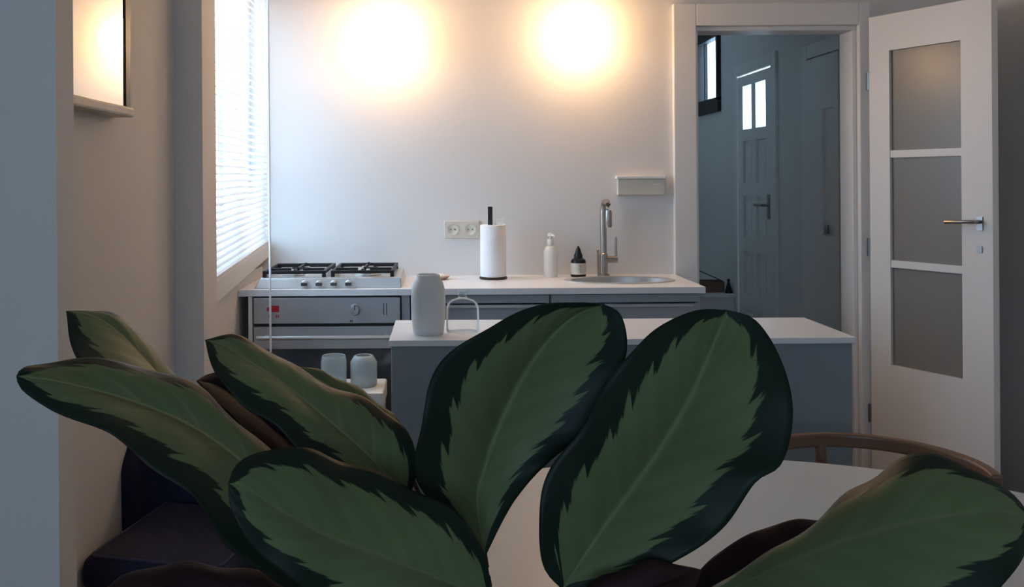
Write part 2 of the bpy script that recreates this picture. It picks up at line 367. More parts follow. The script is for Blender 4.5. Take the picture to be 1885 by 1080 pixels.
# ------------------------------------------------------------------ wall lamps
def wall_lamp(x, z, label):
    t = thing('wall_lamp', label, 'lamp', (x, YB, z), 'globe lamps on the kitchen wall')
    def tr(v): return Vector((x+v.x, YB-v.z, z+v.y))
    MB().lathe(0, 0, [(.0,0),(.055,0),(.055,.012),(.045,.02),(.0,.02)], 28, closed=False).xf(tr).build('base_plate', 'white_plastic', t, smooth=True)
    MB().lathe(0, 0, [(.03,.02),(.03,.05),(.04,.055),(.04,.065)], 24).xf(tr).build('holder', 'white_plastic', t, smooth=True)
    R = .085; c = .06+R*.93
    MB().lathe(0, 0, [(max(.0005, R*math.sin(a)), c-R*math.cos(a)) for a in [math.pi*(.10+.90*i/18) for i in range(19)]], 32).xf(tr).build('globe', 'opal', t, smooth=True)
wall_lamp((719-816)/402, 2.005, 'glowing opal globe wall lamp nearer the blind window')
wall_lamp((1066-816)/402, 2.02, 'glowing opal globe wall lamp nearer the hall doorway')

# ------------------------------------------------------------------ worktop and base units
ZT = .93; CY0 = 3.605; ZB = .905
def slab_with_hole(x0, x1, y0, y1, z0, z1, hole):
    bm = bmesh.new()
    o = [bm.verts.new(p) for p in ((x0,y0,z1),(x1,y0,z1),(x1,y1,z1),(x0,y1,z1))]
    h = [bm.verts.new((hole[0]+hole[2]*math.cos(2*math.pi*k/40), hole[1]+hole[3]*math.sin(2*math.pi*k/40), z1)) for k in range(40)]
    es = [bm.edges.new((l[i], l[(i+1) % len(l)])) for l in (o, h) for i in range(len(l))]
    bmesh.ops.triangle_fill(bm, use_beauty=True, edges=es)
    r = bmesh.ops.extrude_face_region(bm, geom=list(bm.faces))
    for v in [e for e in r['geom'] if isinstance(e, bmesh.types.BMVert)]: v.co.z = z0
    bm.normal_update()
    q = MB(); bm.verts.index_update(); q.add([v.co[:] for v in bm.verts], [[v.index for v in f.verts] for f in bm.faces]); bm.free()
    return q
SK = (.755, 3.86, .215, .125)
wt = tag(slab_with_hole(-.828, 1.052, CY0, YB, ZB, ZT, SK).build('worktop', 'worktop', org=(.1, 3.85, ZB)), 'long white worktop along the kitchen wall', 'worktop')
def carcass(x0, x1, y0, y1, z0, z1): return MB().box(x0, x0+.016, y0, y1, z0, z1).box(x1-.016, x1, y0, y1, z0, z1).box(x0+.016, x1-.016, y1-.01, y1, z0, z1).box(x0+.016, x1-.016, y0, y1-.01, z0, z0+.016)
def base_unit(x0, x1, label):
    t = thing('base_cabinet', label, 'cabinet', ((x0+x1)/2, 3.85, 0), 'grey base cabinets under the worktop')
    carcass(x0, x1, 3.64, YB-.005, .1, ZB-.002).build('body', 'cabinet_grey', t)
    MB().box(x0, x1, 3.68, YB-.02, 0, .1).build('plinth', 'cabinet_grey', t)
    MB().box(x0+.002, x1-.002, 3.62, 3.64, .868, ZB-.004).build('front_rail', 'cabinet_grey', t, bevel=.002)
    for z0, z1 in ((.62, .862), (.36, .614), (.11, .354)):
        d = MB().box(x0+.002, x1-.002, 3.618, 3.64, z0, z1).build('drawer', 'cabinet_grey', t, bevel=.003)
        MB().box(x0+.03, x1-.03, 3.610, 3.618, z1-.010, z1-.002).build('grip', 'steel', d)
base_unit(-.135, .427, 'grey drawer cabinet behind the island jars, beside the oven')
base_unit(.431, 1.035, 'grey drawer cabinet under the sink')
tag(MB().box(-.790, -.774, 3.615, YB-.005, 0, ZB-.002).build('end_panel', 'white_plastic', org=(-.782, 3.85, 0)), 'white end panel on the window side of the oven', 'panel')
tag(MB().box(-.172, -.139, 3.62, YB-.005, 0, ZB-.002).build('filler_panel', 'cabinet_grey', org=(-.155, 3.85, 0)), 'narrow grey filler panel between oven and drawers', 'panel')

# oven
ov = thing('oven', 'built in stainless steel oven with red sticker under the hob', 'oven', (-.475, 3.85, 0))
OX0, OX1 = -.770, -.176
MB().box(OX0, OX1, 3.64, YB-.02, .1, ZB-.004).build('body', 'black_plastic', ov)
MB().box(OX0, OX1, 3.68, YB-.03, 0, .1).build('plinth', 'cabinet_grey', ov)
OF = 3.612
MB().box(OX0+.001, OX1-.001, OF, 3.64, .792, .897).build('control_panel', 'oven_steel', ov, bevel=.003)
kn = MB().lathe(0, 0, [(.021,0),(.021,.004),(.016,.006),(.015,.02),(.0,.021)], 24, closed=False).xf(lambda v: Vector((-.358+v.x, OF-v.z, .848+v.y*1.2))).build('knob', 'oven_steel', ov, smooth=True)
MB().box(-.360, -.356, OF-.0225, OF-.0205, .85, .868).build('pointer', 'ink', kn)
for i in range(2): MB().box(-.245+i*.011, -.242+i*.011, OF-.001, OF, .825, .873).build('indicator', 'ink', ov)
for dx in (0, .007): MB().box(-.380+dx, -.376+dx, OF-.001, OF, .797, .806).build('indicator', 'ink', ov)
MB().hexa([(-.715,OF-.001,.845),(-.690,OF-.001,.840),(-.690,OF,.840),(-.715,OF,.845),(-.715,OF-.001,.857),(-.690,OF-.001,.868),(-.690,OF,.868),(-.715,OF,.857)]).box(-.690,-.665,OF-.001,OF,.840,.866).build('sticker', 'red', ov)
for x in (-.702, -.672): MB().box(x-.006, x-.002, OF-.001, OF, .818, .830).box(x+.002, x+.006, OF-.001, OF, .818, .830).box(x-.002, x+.002, OF-.001, OF, .818, .821).build('sticker', 'red', ov)
dr = MB().box(OX0+.001, OX1-.001, OF, 3.64, .69, .780).box(OX0+.001, OX0+.04, OF, 3.64, .13, .69).box(OX1-.04, OX1-.001, OF, 3.64, .13, .69).box(OX0+.04, OX1-.04, OF, 3.64, .13, .20).build('door', 'oven_steel', ov, bevel=.002)
MB().box(OX0+.04, OX1-.04, OF+.006, OF+.014, .20, .69).build('window_glass', 'oven_glass', dr)
MB().tube([(OX0+.02, OF-.035, .742), (OX1-.02, OF-.035, .742)], .0085, 10).box(OX0+.05, OX0+.065, OF-.035, OF, .736, .748).box(OX1-.065, OX1-.05, OF-.035, OF, .736, .748).build('handle', 'steel', dr, smooth=True)

# hob
hb = thing('gas_hob', 'stainless steel gas hob with black pan supports on the worktop', 'hob', (-.475, 3.85, ZT))
hx0, hx1, hy0, hy1 = -.772, -.172, 3.645, 4.06
MB().hexa([(hx0,hy0,ZT),(hx1,hy0,ZT),(hx1,hy1,ZT),(hx0,hy1,ZT),(hx0+.022,hy0+.010,ZT+.042),(hx1-.004,hy0+.010,ZT+.042),(hx1-.010,hy1-.012,ZT+.042),(hx0+.022,hy1-.012,ZT+.042)]).build('body', 'steel', hb, bevel=.004)
for x in (560, 587, 614, 641):
    X = (x-816)/1650*3.65
    k = MB().lathe(0, 0, [(.015,0),(.015,.004),(.0125,.006),(.0115,.02),(0,.021)], 20, closed=False).xf(lambda v: Vector((X+v.x, hy0+.004-v.z, ZT+.019+v.y))).build('knob', 'steel', hb, smooth=True)
    MB().box(X-.0125, X+.0125, hy0-.022, hy0-.014, ZT+.013, ZT+.025).build('grip', 'ink', k)
zt_ = ZT+.042
for bx, by, br in ((-.63, 3.76, .036), (-.63, 3.95, .045), (-.32, 3.76, .045), (-.32, 3.95, .036)):
    b_ = MB().lathe(bx, by, [(br+.012,zt_),(br+.012,zt_+.006),(br,zt_+.008),(br,zt_+.011),(0,zt_+.011)], 24, closed=False).build('burner', 'steel', hb, smooth=True)
    MB().lathe(bx, by, [(br-.006,zt_+.011),(br-.006,zt_+.0135),(0,zt_+.0138)], 24, closed=False).build('burner_cap', 'black_iron', b_, smooth=True)
for x0, x1 in ((-.745, -.485), (-.465, -.205)):
    g = MB(); z0, z1 = zt_+.014, zt_+.027
    for y in (3.685, 4.015): g.box(x0, x1, y-.007, y+.007, z0, z1)
    for x in (x0+.007, x1-.007): g.box(x-.007, x+.007, 3.692, 4.008, z0, z1)
    xm = (x0+x1)/2
    for yc in (3.76, 3.95):
        g.box(x0+.014, xm-.025, yc-.005, yc+.005, z0+.002, z1+.004).box(xm+.025, x1-.014, yc-.005, yc+.005, z0+.002, z1+.004)
    g.box(xm-.005, xm+.005, 3.692, 3.735, z0+.002, z1+.004).box(xm-.005, xm+.005, 3.785, 3.925, z0+.002, z1+.004).box(xm-.005, xm+.005, 3.975, 4.008, z0+.002, z1+.004)
    for x in (x0+.008, x1-.008):
        for y in (3.686, 4.014): g.box(x-.008, x+.008, y-.008, y+.008, zt_, z0)
    g.build('pan_support', 'black_iron', hb, bevel=.002)

# sink and tap
sk = thing('sink', 'oval stainless steel sink set into the worktop', 'sink', (SK[0], SK[1], ZT))
MB().lathe(SK[0], SK[1], [(.14,ZB-.14),(.60,ZB-.138),(.90,ZB-.11),(.985,ZT-.004),(.985,ZT+.002),(1.08,ZT+.005),(1.12,ZT+.0035),(1.12,ZT+.0005)], 48, SK[2]*.99, SK[3]*.99, closed=False).build('basin', 'steel', sk, smooth=True)
MB().lathe(SK[0], SK[1], [(.0,ZB-.142),(.032,ZB-.142),(.032,ZB-.134),(.026,ZB-.136),(0,ZB-.137)], 20, closed=False).build('drain', 'chrome', sk, smooth=True)
tp = thing('kitchen_tap', 'tall brushed steel kitchen tap with side lever behind the sink', 'tap', (.713, 4.03, ZT))
tx, ty = .719, 4.035
MB().lathe(tx, ty, [(.026,ZT),(.026,ZT+.008),(.019,ZT+.012),(.019,ZT+.10),(.0145,ZT+.104),(.0145,ZT+.30)], 24).build('body', 'chrome', tp, smooth=True)
MB().tube([(tx, ty, ZT+.295), (tx, ty-.005, ZT+.325), (tx+.001, ty-.03, ZT+.335), (tx+.002, ty-.07, ZT+.338), (tx+.003, ty-.10, ZT+.325), (tx+.003, ty-.112, ZT+.295)], .0125, 14).build('spout', 'chrome', tp, smooth=True)
MB().lathe(tx+.003, ty-.114, [(.0125,ZT+.225),(.0145,ZT+.23),(.0145,ZT+.29),(.0130,ZT+.30)], 20).build('spray_head', 'chrome', tp, smooth=True)
lv = MB().tube([(tx+.012, ty, ZT+.075), (tx+.062, ty, ZT+.075)], .0155, 16).build('valve', 'chrome', tp, smooth=True)
MB().tube([(tx+.056, ty, ZT+.085), (tx+.056, ty, ZT+.175)], [.006, .005], 10).build('lever', 'chrome', lv, smooth=True)
tag(MB().lathe(.688, 4.0, [(.012,ZT),(.012,ZT+.004),(.0045,ZT+.006),(.0045,ZT+.12),(.006,ZT+.122),(.0,ZT+.128)], 12, closed=False).build('steel_rod', 'chrome', smooth=True, org=(.688,4.0,ZT)), 'thin upright steel rod beside the tap', 'rod')

# small worktop things
pt = thing('kitchen_roll_holder', 'white kitchen roll on a black based holder with black rod', 'kitchen roll', (.217, 3.96, ZT))
px_, py_ = .218, 3.96
MB().lathe(px_, py_, [(.0,ZT),(.060,ZT),(.062,ZT+.006),(.058,ZT+.011),(.0,ZT+.011)], 36, closed=False).build('base', 'black_plastic', pt, smooth=True)
MB().lathe(px_, py_, [(.018,ZT+.011),(.056,ZT+.011),(.057,ZT+.014),(.057,ZT+.235),(.055,ZT+.238),(.018,ZT+.238)], 40, closed=False).build('paper_roll', 'paper', pt, smooth=True)
MB().box(px_-.022, px_-.002, py_-.01, py_+.01, ZT+.011, ZT+.318).build('rod', 'black_plastic', pt, bevel=.002)
MB().box(px_+.008, px_+.050, py_-.004, py_+.004, ZT+.238, ZT+.262).build('paper_end', 'paper', pt)

so = thing('wall_socket', 'ivory double wall socket left of the kitchen roll', 'socket', (.083, YB, 1.14))
MB().box(.002, .164, YB-.010, YB, 1.100, 1.181).build('plate', 'ivory', so, bevel=.004)
for x in (.042, .122):
    s_ = MB().lathe(0, 0, [(.027,.0),(.027,.003),(.023,.003),(.021,.0015),(0,.0015)], 24, closed=False).xf(lambda v: Vector((x+v.x, YB-.010-v.z, 1.141+v.y))).build('outlet', 'ivory', so, smooth=True)
    for dx in (-.0095, .0095): MB().lathe(0, 0, [(.004,.0015),(.004,.003),(0,.003)], 10, closed=False).xf(lambda v: Vector((x+dx+v.x, YB-.010-v.z, 1.141+v.y))).build('pin_hole', 'socket_hole', s_)
ds = thing('small_dish', 'small pale terracotta dish beside the hob', 'dish', (-.03, 3.96, ZT))
MB().lathe(-.03, 3.96, [(.0,ZT),(.040,ZT),(.058,ZT+.014),(.060,ZT+.018),(.056,ZT+.017),(.040,ZT+.005),(.0,ZT+.004)], 32, closed=False).build('bowl', 'ceramic_warm', ds, smooth=True)
MB().lathe(-.024, 3.96, [(.0,ZT+.005),(.018,ZT+.005),(.021,ZT+.016),(.012,ZT+.024),(0,ZT+.025)], 16, 1.6, 1, closed=False).build('soap', 'paper', ds, smooth=True)

pb = thing('soap_bottle', 'slim white pump bottle beside the black bottle', 'bottle', (.476, 4.02, ZT))
bx0, by0 = .479, 4.02
MB().lathe(bx0, by0, [(.0,ZT),(.029,ZT),(.031,ZT+.006),(.030,ZT+.115),(.022,ZT+.135),(.013,ZT+.142),(.013,ZT+.15),(0,ZT+.15)], 28, closed=False).build('bottle_body', 'white_plastic', pb, smooth=True)
MB().lathe(bx0, by0, [(.015,ZT+.142),(.015,ZT+.165),(.012,ZT+.17),(.006,ZT+.172),(.006,ZT+.18),(.014,ZT+.183),(.013,ZT+.195),(.0,ZT+.197)], 20, closed=False).build('pump_cap', 'white_plastic', pb, smooth=True)
MB().tube([(bx0, by0, ZT+.187), (bx0+.01, by0-.025, ZT+.187), (bx0+.012, by0-.032, ZT+.18)], .005, 8).build('nozzle', 'white_plastic', pb, smooth=True)
bb = thing('pointed_bottle', 'small black bottle with pointed cap and cream label', 'bottle', (.60, 4.02, ZT))
bx0, by0 = .603, 4.02
MB().lathe(bx0, by0, [(.0,ZT),(.032,ZT),(.034,ZT+.004),(.034,ZT+.066),(.031,ZT+.076),(.018,ZT+.084),(.0,ZT+.084)], 30, closed=False).build('bottle_body', 'black_plastic', bb, smooth=True)
MB().lathe(bx0, by0, [(.0348,ZT+.012),(.0348,ZT+.062)], 30, closed=False).build('label_band', 'label', bb, smooth=True)
for i, w_ in enumerate((.012, .006, .010, .007)): MB().box(bx0-w_/2+.003, bx0+w_/2+.003, by0-.0358, by0-.0350, ZT+.050-i*.009, ZT+.052-i*.009).build('label_line', 'ink', bb)
MB().lathe(bx0, by0, [(.019,ZT+.080),(.019,ZT+.098),(.014,ZT+.108),(.010,ZT+.122),(.003,ZT+.137),(.0,ZT+.138)], 24, closed=False).build('cap', 'black_plastic', bb, smooth=True)

wb = thing('wall_shelf_box', 'flat ivory wall box above the tap', 'wall box', (.90, YB, 1.30))
MB().box(.792, 1.008, YB-.030, YB, 1.292, 1.366).build('body', 'ivory', wb, bevel=.004)
MB().box(.786, 1.012, YB-.040, YB, 1.366, 1.380).build('top', 'white_plastic', wb, bevel=.003)
MB().box(.955, .985, YB-.031, YB-.030, 1.338, 1.344).build('badge', 'white_plastic', wb)

# ------------------------------------------------------------------ island
IZ = .90; IY0, IY1 = 2.62, 3.0; IX0, IX1 = -.163, 1.205
isl = thing('kitchen_island', 'grey kitchen island with white top in front of the oven', 'island', (.52, 2.81, 0))
MB().box(IX0+.008, IX1-.008, IY0+.012, IY1-.01, .06, IZ-.018).build('body', 'island_grey', isl, bevel=.002)
MB().box(IX0+.03, IX1-.03, IY0+.05, IY1-.04, 0, .06).build('plinth', 'island_grey', isl)
MB().box(IX0, IX1, IY0, IY1, IZ-.018, IZ).build('top', 'worktop', isl, bevel=.002)
jr = thing('ceramic_jar', 'matt grey round shouldered ceramic jar on the island', 'jar', (-.05, 2.73, IZ))
jx, jy = -.0485, 2.735
MB().lathe(jx, jy, [(.0,IZ),(.044,IZ),(.047,IZ+.004),(.0515,IZ+.05),(.0525,IZ+.10),(.051,IZ+.135),(.046,IZ+.155),(.038,IZ+.168),(.036,IZ+.172),(.036,IZ+.180),(.033,IZ+.181),(.033,IZ+.172),(.045,IZ+.14),(.045,IZ+.02),(0,IZ+.012)], 44, closed=False).build('jar_body', 'ceramic', jr, smooth=True)
gb = thing('glass_bottle', 'short clear glass bottle with small neck beside the jar', 'bottle', (.057, 2.76, IZ))
gx, gy = .0565, 2.765
MB().lathe(gx, gy, [(.0,IZ),(.046,IZ),(.051,IZ+.006),(.051,IZ+.07),(.047,IZ+.086),(.036,IZ+.097),(.016,IZ+.104),(.013,IZ+.107),(.013,IZ+.120)], 44, closed=False).build('bottle_body', 'clear_glass', gb, smooth=True)
MB().lathe(gx, gy, [(.0108,IZ+.112),(.0108,IZ+.120),(.015,IZ+.120),(.015,IZ+.126),(0,IZ+.126)], 20, closed=False).build('stopper', 'frosted', gb, smooth=True)

# added stool and jars standing in for the reflection in the oven glass
st = thing('reflection_stool', 'small white stool added with two jars for the oven glass reflection', 'stool', (-.37, 3.36, 0))
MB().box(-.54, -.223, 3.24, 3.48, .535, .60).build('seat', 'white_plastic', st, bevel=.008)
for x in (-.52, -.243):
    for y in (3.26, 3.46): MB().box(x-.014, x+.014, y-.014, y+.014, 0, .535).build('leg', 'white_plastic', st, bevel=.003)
for x, lb, r in ((-.415, 'straight pale jar nearer the window, added for the oven glass reflection', .048), (-.303, 'round shouldered pale jar nearer the island, added for the oven glass reflection', .050)):
    t = thing('reflection_jar', lb, 'jar', (x, 3.36, .60), 'jars added for the oven glass reflection')
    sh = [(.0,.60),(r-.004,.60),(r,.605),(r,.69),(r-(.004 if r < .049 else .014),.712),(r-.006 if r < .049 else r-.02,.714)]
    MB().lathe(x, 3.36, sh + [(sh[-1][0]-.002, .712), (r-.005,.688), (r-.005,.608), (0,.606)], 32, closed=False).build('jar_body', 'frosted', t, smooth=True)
    MB().lathe(x, 3.36, [(0,.607),(r-.006,.607),(r-.006,.625),(0,.625)], 24, closed=False).build('reflection_fill', 'paper', t, smooth=True)

# ------------------------------------------------------------------ navy chair by the left wall
nc = thing('navy_chair', 'low navy upholstered chair by the side wall, half hidden by leaves', 'chair', (-.68, 2.3, 0))
def nx(v):
    a = math.radians(-12); c = Vector((-.632, 2.37, 0)); w = v - Vector((-.655, 2.35, 0))
    return Vector((c.x + w.x*math.cos(a) - w.y*math.sin(a), c.y + w.x*math.sin(a) + w.y*math.cos(a), v.z))
def pad(x0, x1, y0, y1, z0, z1, lean=0, nx_=8, nz_=6, puff=.02):
    """upholstered block with puffed faces"""
    q = MB().box(x0, x1, y0, y1, z0, z1)
    return q.xf(lambda v: Vector((v.x, v.y + lean*(v.z-z0)/(z1-z0), v.z)))
se = pad(-.84, -.46, 2.06, 2.46, .39, .48).xf(nx).build('seat', 'navy', nc, bevel=.03, seg=5)
bk = MB()
n = 12; prof = []
for i in range(n+1):
    a = math.pi*(-.08 + 1.16*i/n); prof.append((-.65 + .225*math.cos(a), 2.38 + .17*math.sin(a)))
def band(path, z0, tops, th):
    q = MB(); vs2 = []; fs2 = []
    for i, (x, y) in enumerate(path):
        a, b = path[max(i-1, 0)], path[min(i+1, len(path)-1)]
        t = Vector((b[0]-a[0], b[1]-a[1], 0)).normalized(); nn = Vector((t.y, -t.x, 0))*th/2
        p = Vector((x, y, 0)); lean = nn*(.8)
        for w in (p-nn, p+nn): vs2.append((w.x, w.y, z0))
        for w in (p+nn+lean, p-nn+lean): vs2.append((w.x, w.y, tops[i]))
    for i in range(len(path)-1):
        for k in range(4): fs2.append((i*4+k, i*4+(k+1) % 4, i*4+4+(k+1) % 4, i*4+4+k))
    e = (len(path)-1)*4; fs2 += [(3,2,1,0), (e,e+1,e+2,e+3)]
    return q.add(vs2, fs2)
tops = [.60 + .14*math.sin(math.pi*i/n)**.7 for i in range(n+1)]
band(prof, .34, tops, .05).xf(nx).build('backrest', 'navy', nc, bevel=.018, seg=4)
MB().tube([nx(Vector(p)) for p in ((-.818,2.44,.479), (-.818,2.09,.479), (-.806,2.076,.479), (-.494,2.076,.479), (-.482,2.09,.479), (-.482,2.44,.479))], .004, 8).build('piping', 'navy_piping', nc, smooth=True)
for x in (-.80, -.50):
    for y in (2.10, 2.44): MB().tube([nx(Vector((x, y, .40))), nx(Vector((x+(.02 if x > -.6 else -.02)*.5, y, 0)))], [.016, .010], 10).build('leg', 'dark_wood', nc, smooth=True)

# ------------------------------------------------------------------ round table, wooden chair
TCX, TCY, TR, TZ = .54, 1.14, .85, .75
tb = thing('round_table', 'large round table with pale top under the plant', 'table', (TCX, TCY, 0))
MB().lathe(TCX, TCY, [(.0,TZ-.024),(TR-.02,TZ-.024),(TR,TZ-.010),(TR,TZ-.003),(TR-.003,TZ),(.0,TZ)], 96, closed=False).build('top', 'table_top', tb, smooth=True)
MB().lathe(TCX, TCY, [(.30,.0),(.30,.012),(.12,.03),(.05,.07),(.04,.3),(.05,.60),(.14,.72),(.16,TZ-.024)], 40).build('pedestal', 'table_top', tb, smooth=True)

wc = thing('wooden_chair', 'brown bentwood chair with curved back rail behind the round table', 'chair', (.905, 1.93, 0))
CC = Vector((.908, 1.912, 0)); fdir = (Vector((TCX, TCY, 0))-CC).normalized(); fa = math.atan2(fdir.y, fdir.x)
def cpt(a, r, z): return (CC.x + r*math.cos(fa+a), CC.y + r*math.sin(fa+a), z)
def arc(a0, a1, r, z, n=30): return [cpt(math.radians(a0+(a1-a0)*i/n), r, z) for i in range(n+1)]
MB().ribbon(arc(96, 264, .235, .725), .024, .032).build('back_rail', 'wood_brown', wc, bevel=.006, seg=3)
for a in (98, 152, 208, 262):
    p = cpt(math.radians(a), .232, .73); q = cpt(math.radians(a), .20, .45)
    MB().tube([p, q], .0135, 10, up=(0,1,0)).build('back_post', 'wood_brown', wc, smooth=True)
MB().lathe(CC.x, CC.y, [(.0,.425),(.20,.425),(.215,.435),(.215,.45),(.20,.458),(.0,.452)], 40, closed=False).build('seat', 'wood_brown', wc, smooth=True)
for a in (40, 140, 220, 320):
    MB().tube([cpt(math.radians(a), .17, .43), cpt(math.radians(a), .22, 0)], [.017, .012], 10, up=(0,1,0)).build('leg', 'wood_brown', wc, smooth=True)

# ------------------------------------------------------------------ the plant
def leaf_material():
    m = bpy.data.materials.new('leaf_top'); m.use_nodes = True; nt = m.node_tree; L = nt.links
    b = nt.nodes['Principled BSDF']; b.inputs['Roughness'].default_value = .5; b.inputs['Specular IOR Level'].default_value = .2
    def M(op, a, b_=None, c=None):
        n = nt.nodes.new('ShaderNodeMath'); n.operation = op
        for i, v in enumerate((a, b_, c)):
            if v is None: continue
            if isinstance(v, (int, float)): n.inputs[i].default_value = v
            else: L.new(v, n.inputs[i])
        return n.outputs[0]
    def smooth(x, a, b_):
        n = nt.nodes.new('ShaderNodeMapRange'); n.interpolation_type = 'SMOOTHSTEP'; n.inputs[1].default_value = a; n.inputs[2].default_value = b_
        L.new(x, n.inputs[0]); return n.outputs[0]
    uv = nt.nodes.new('ShaderNodeUVMap'); uv.uv_map = 'leaf'
    sp = nt.nodes.new('ShaderNodeSeparateXYZ'); L.new(uv.outputs[0], sp.inputs[0])
    u = M('MULTIPLY_ADD', sp.outputs[0], 2, -1); v = sp.outputs[1]; au = M('ABSOLUTE', u)
    oi = nt.nodes.new('ShaderNodeObjectInfo')
    tc = nt.nodes.new('ShaderNodeTexCoord')
    nz = nt.nodes.new('ShaderNodeTexNoise'); nz.inputs['Scale'].default_value = 35; L.new(tc.outputs['Object'], nz.inputs['Vector'])
    nz2 = nt.nodes.new('ShaderNodeTexNoise'); nz2.inputs['Scale'].default_value = 12; L.new(tc.outputs['Object'], nz2.inputs['Vector'])
    sv = M('SUBTRACT', v, M('MULTIPLY', au, .30))                  # lateral veins sweep towards the tip
    sv = M('ADD', sv, M('MULTIPLY', M('SUBTRACT', nz2.outputs[0], .5), .05))
    side = M('MULTIPLY', M('SIGN', u), .31)
    saw = M('FRACT', M('ADD', M('MULTIPLY', sv, 9.0), side))
    saw2 = M('FRACT', M('ADD', M('MULTIPLY', sv, 23.0), side))
    edge = M('ADD', .60, M('ADD', M('MULTIPLY', saw, .12), M('MULTIPLY', saw2, .035)))
    edge = M('ADD', edge, M('MULTIPLY', M('SUBTRACT', nz.outputs[0], .5), .16))
    # inner zone closes towards base and tip
    endt = M('MULTIPLY', smooth(v, 1.03, .88), smooth(v, -.06, .14))
    edge = M('MULTIPLY', edge, endt)
    inner = smooth(M('SUBTRACT', edge, au), -.015, .02)
    # colours
    vein = M('SINE', M('MULTIPLY', sv, 2*math.pi*9))
    vmask = M('ADD', M('MULTIPLY', vein, .07), M('MULTIPLY', nz2.outputs[0], .9))
    cA = nt.nodes.new('ShaderNodeMix'); cA.data_type = 'RGBA'; cA.inputs[6].default_value = (*LEAF_A, 1); cA.inputs[7].default_value = (*LEAF_B, 1)
    L.new(vmask, cA.inputs[0])
    cD = nt.nodes.new('ShaderNodeMix'); cD.data_type = 'RGBA'; cD.inputs[6].default_value = (.006, .012, .009, 1); cD.inputs[7].default_value = (.012, .028, .014, 1)
    L.new(nz2.outputs[0], cD.inputs[0])
    cM = nt.nodes.new('ShaderNodeMix'); cM.data_type = 'RGBA'; L.new(inner, cM.inputs[0]); L.new(cD.outputs[2], cM.inputs[6]); L.new(cA.outputs[2], cM.inputs[7])
    # midrib
    osp = nt.nodes.new('ShaderNodeSeparateColor'); L.new(oi.outputs['Color'], osp.inputs[0]); ramt = osp.outputs[0]
    lat = M('ABSOLUTE', M('SUBTRACT', M('FRACT', M('ADD', M('MULTIPLY', M('SUBTRACT', v, M('MULTIPLY', au, .22)), 6.0), side)), .5))
    latm = M('MULTIPLY', M('MULTIPLY', smooth(lat, .09, .01), smooth(au, .75, .1)), M('MULTIPLY', ramt, .35))
    rib = M('MAXIMUM', M('MULTIPLY', smooth(au, .045, .010), ramt), M('MULTIPLY', latm, inner))
    cR = nt.nodes.new('ShaderNodeMix'); cR.data_type = 'RGBA'; L.new(rib, cR.inputs[0]); L.new(cM.outputs[2], cR.inputs[6])
    cR.inputs[7].default_value = (.26, .25, .13, 1)
    L.new(cR.outputs[2], b.inputs['Base Color'])
    h = M('ADD', M('MULTIPLY', vein, .5), M('MULTIPLY', smooth(au, .0, .06), 1.0))
    bp = nt.nodes.new('ShaderNodeBump'); bp.inputs['Strength'].default_value = .12; bp.inputs['Distance'].default_value = .002
    L.new(h, bp.inputs['Height']); L.new(bp.outputs[0], b.inputs['Normal'])
    MATS['leaf_top'] = m
LEAF_A = (.088, .122, .048); LEAF_B = (.155, .190, .084)
leaf_material()
mat('leaf_under', (48, 30, 32), .7, spec=.2, noise=.3, nscale=14, bump=.1, bscale=80)

def spline(pts, n):
    P_ = [Vector(p) for p in pts]
    d = [0]
    for a, b in zip(P_, P_[1:]): d.append(d[-1] + max(1e-6, (b-a).length))
    out = []
    for k in range(n+1):
        s_ = d[-1]*k/n; i = max(j for j in range(len(P_)-1) if d[j] <= s_ + 1e-9)
        t = (s_-d[i])/(d[i+1]-d[i])
        p0 = P_[max(i-1, 0)]; p1 = P_[i]; p2 = P_[i+1]; p3 = P_[min(i+2, len(P_)-1)]
        out.append(.5*((2*p1) + (p2-p0)*t + (2*p0-5*p1+4*p2-p3)*t*t + (3*p1-p0-3*p2+p3)*t**3))
    return out

POT = Vector((.075, .77, TZ))
pl = thing('potted_plant', 'large leafy prayer plant with dark edged green leaves on the round table', 'plant', tuple(POT))
CROWN = Vector((.075, .77, TZ+.19))

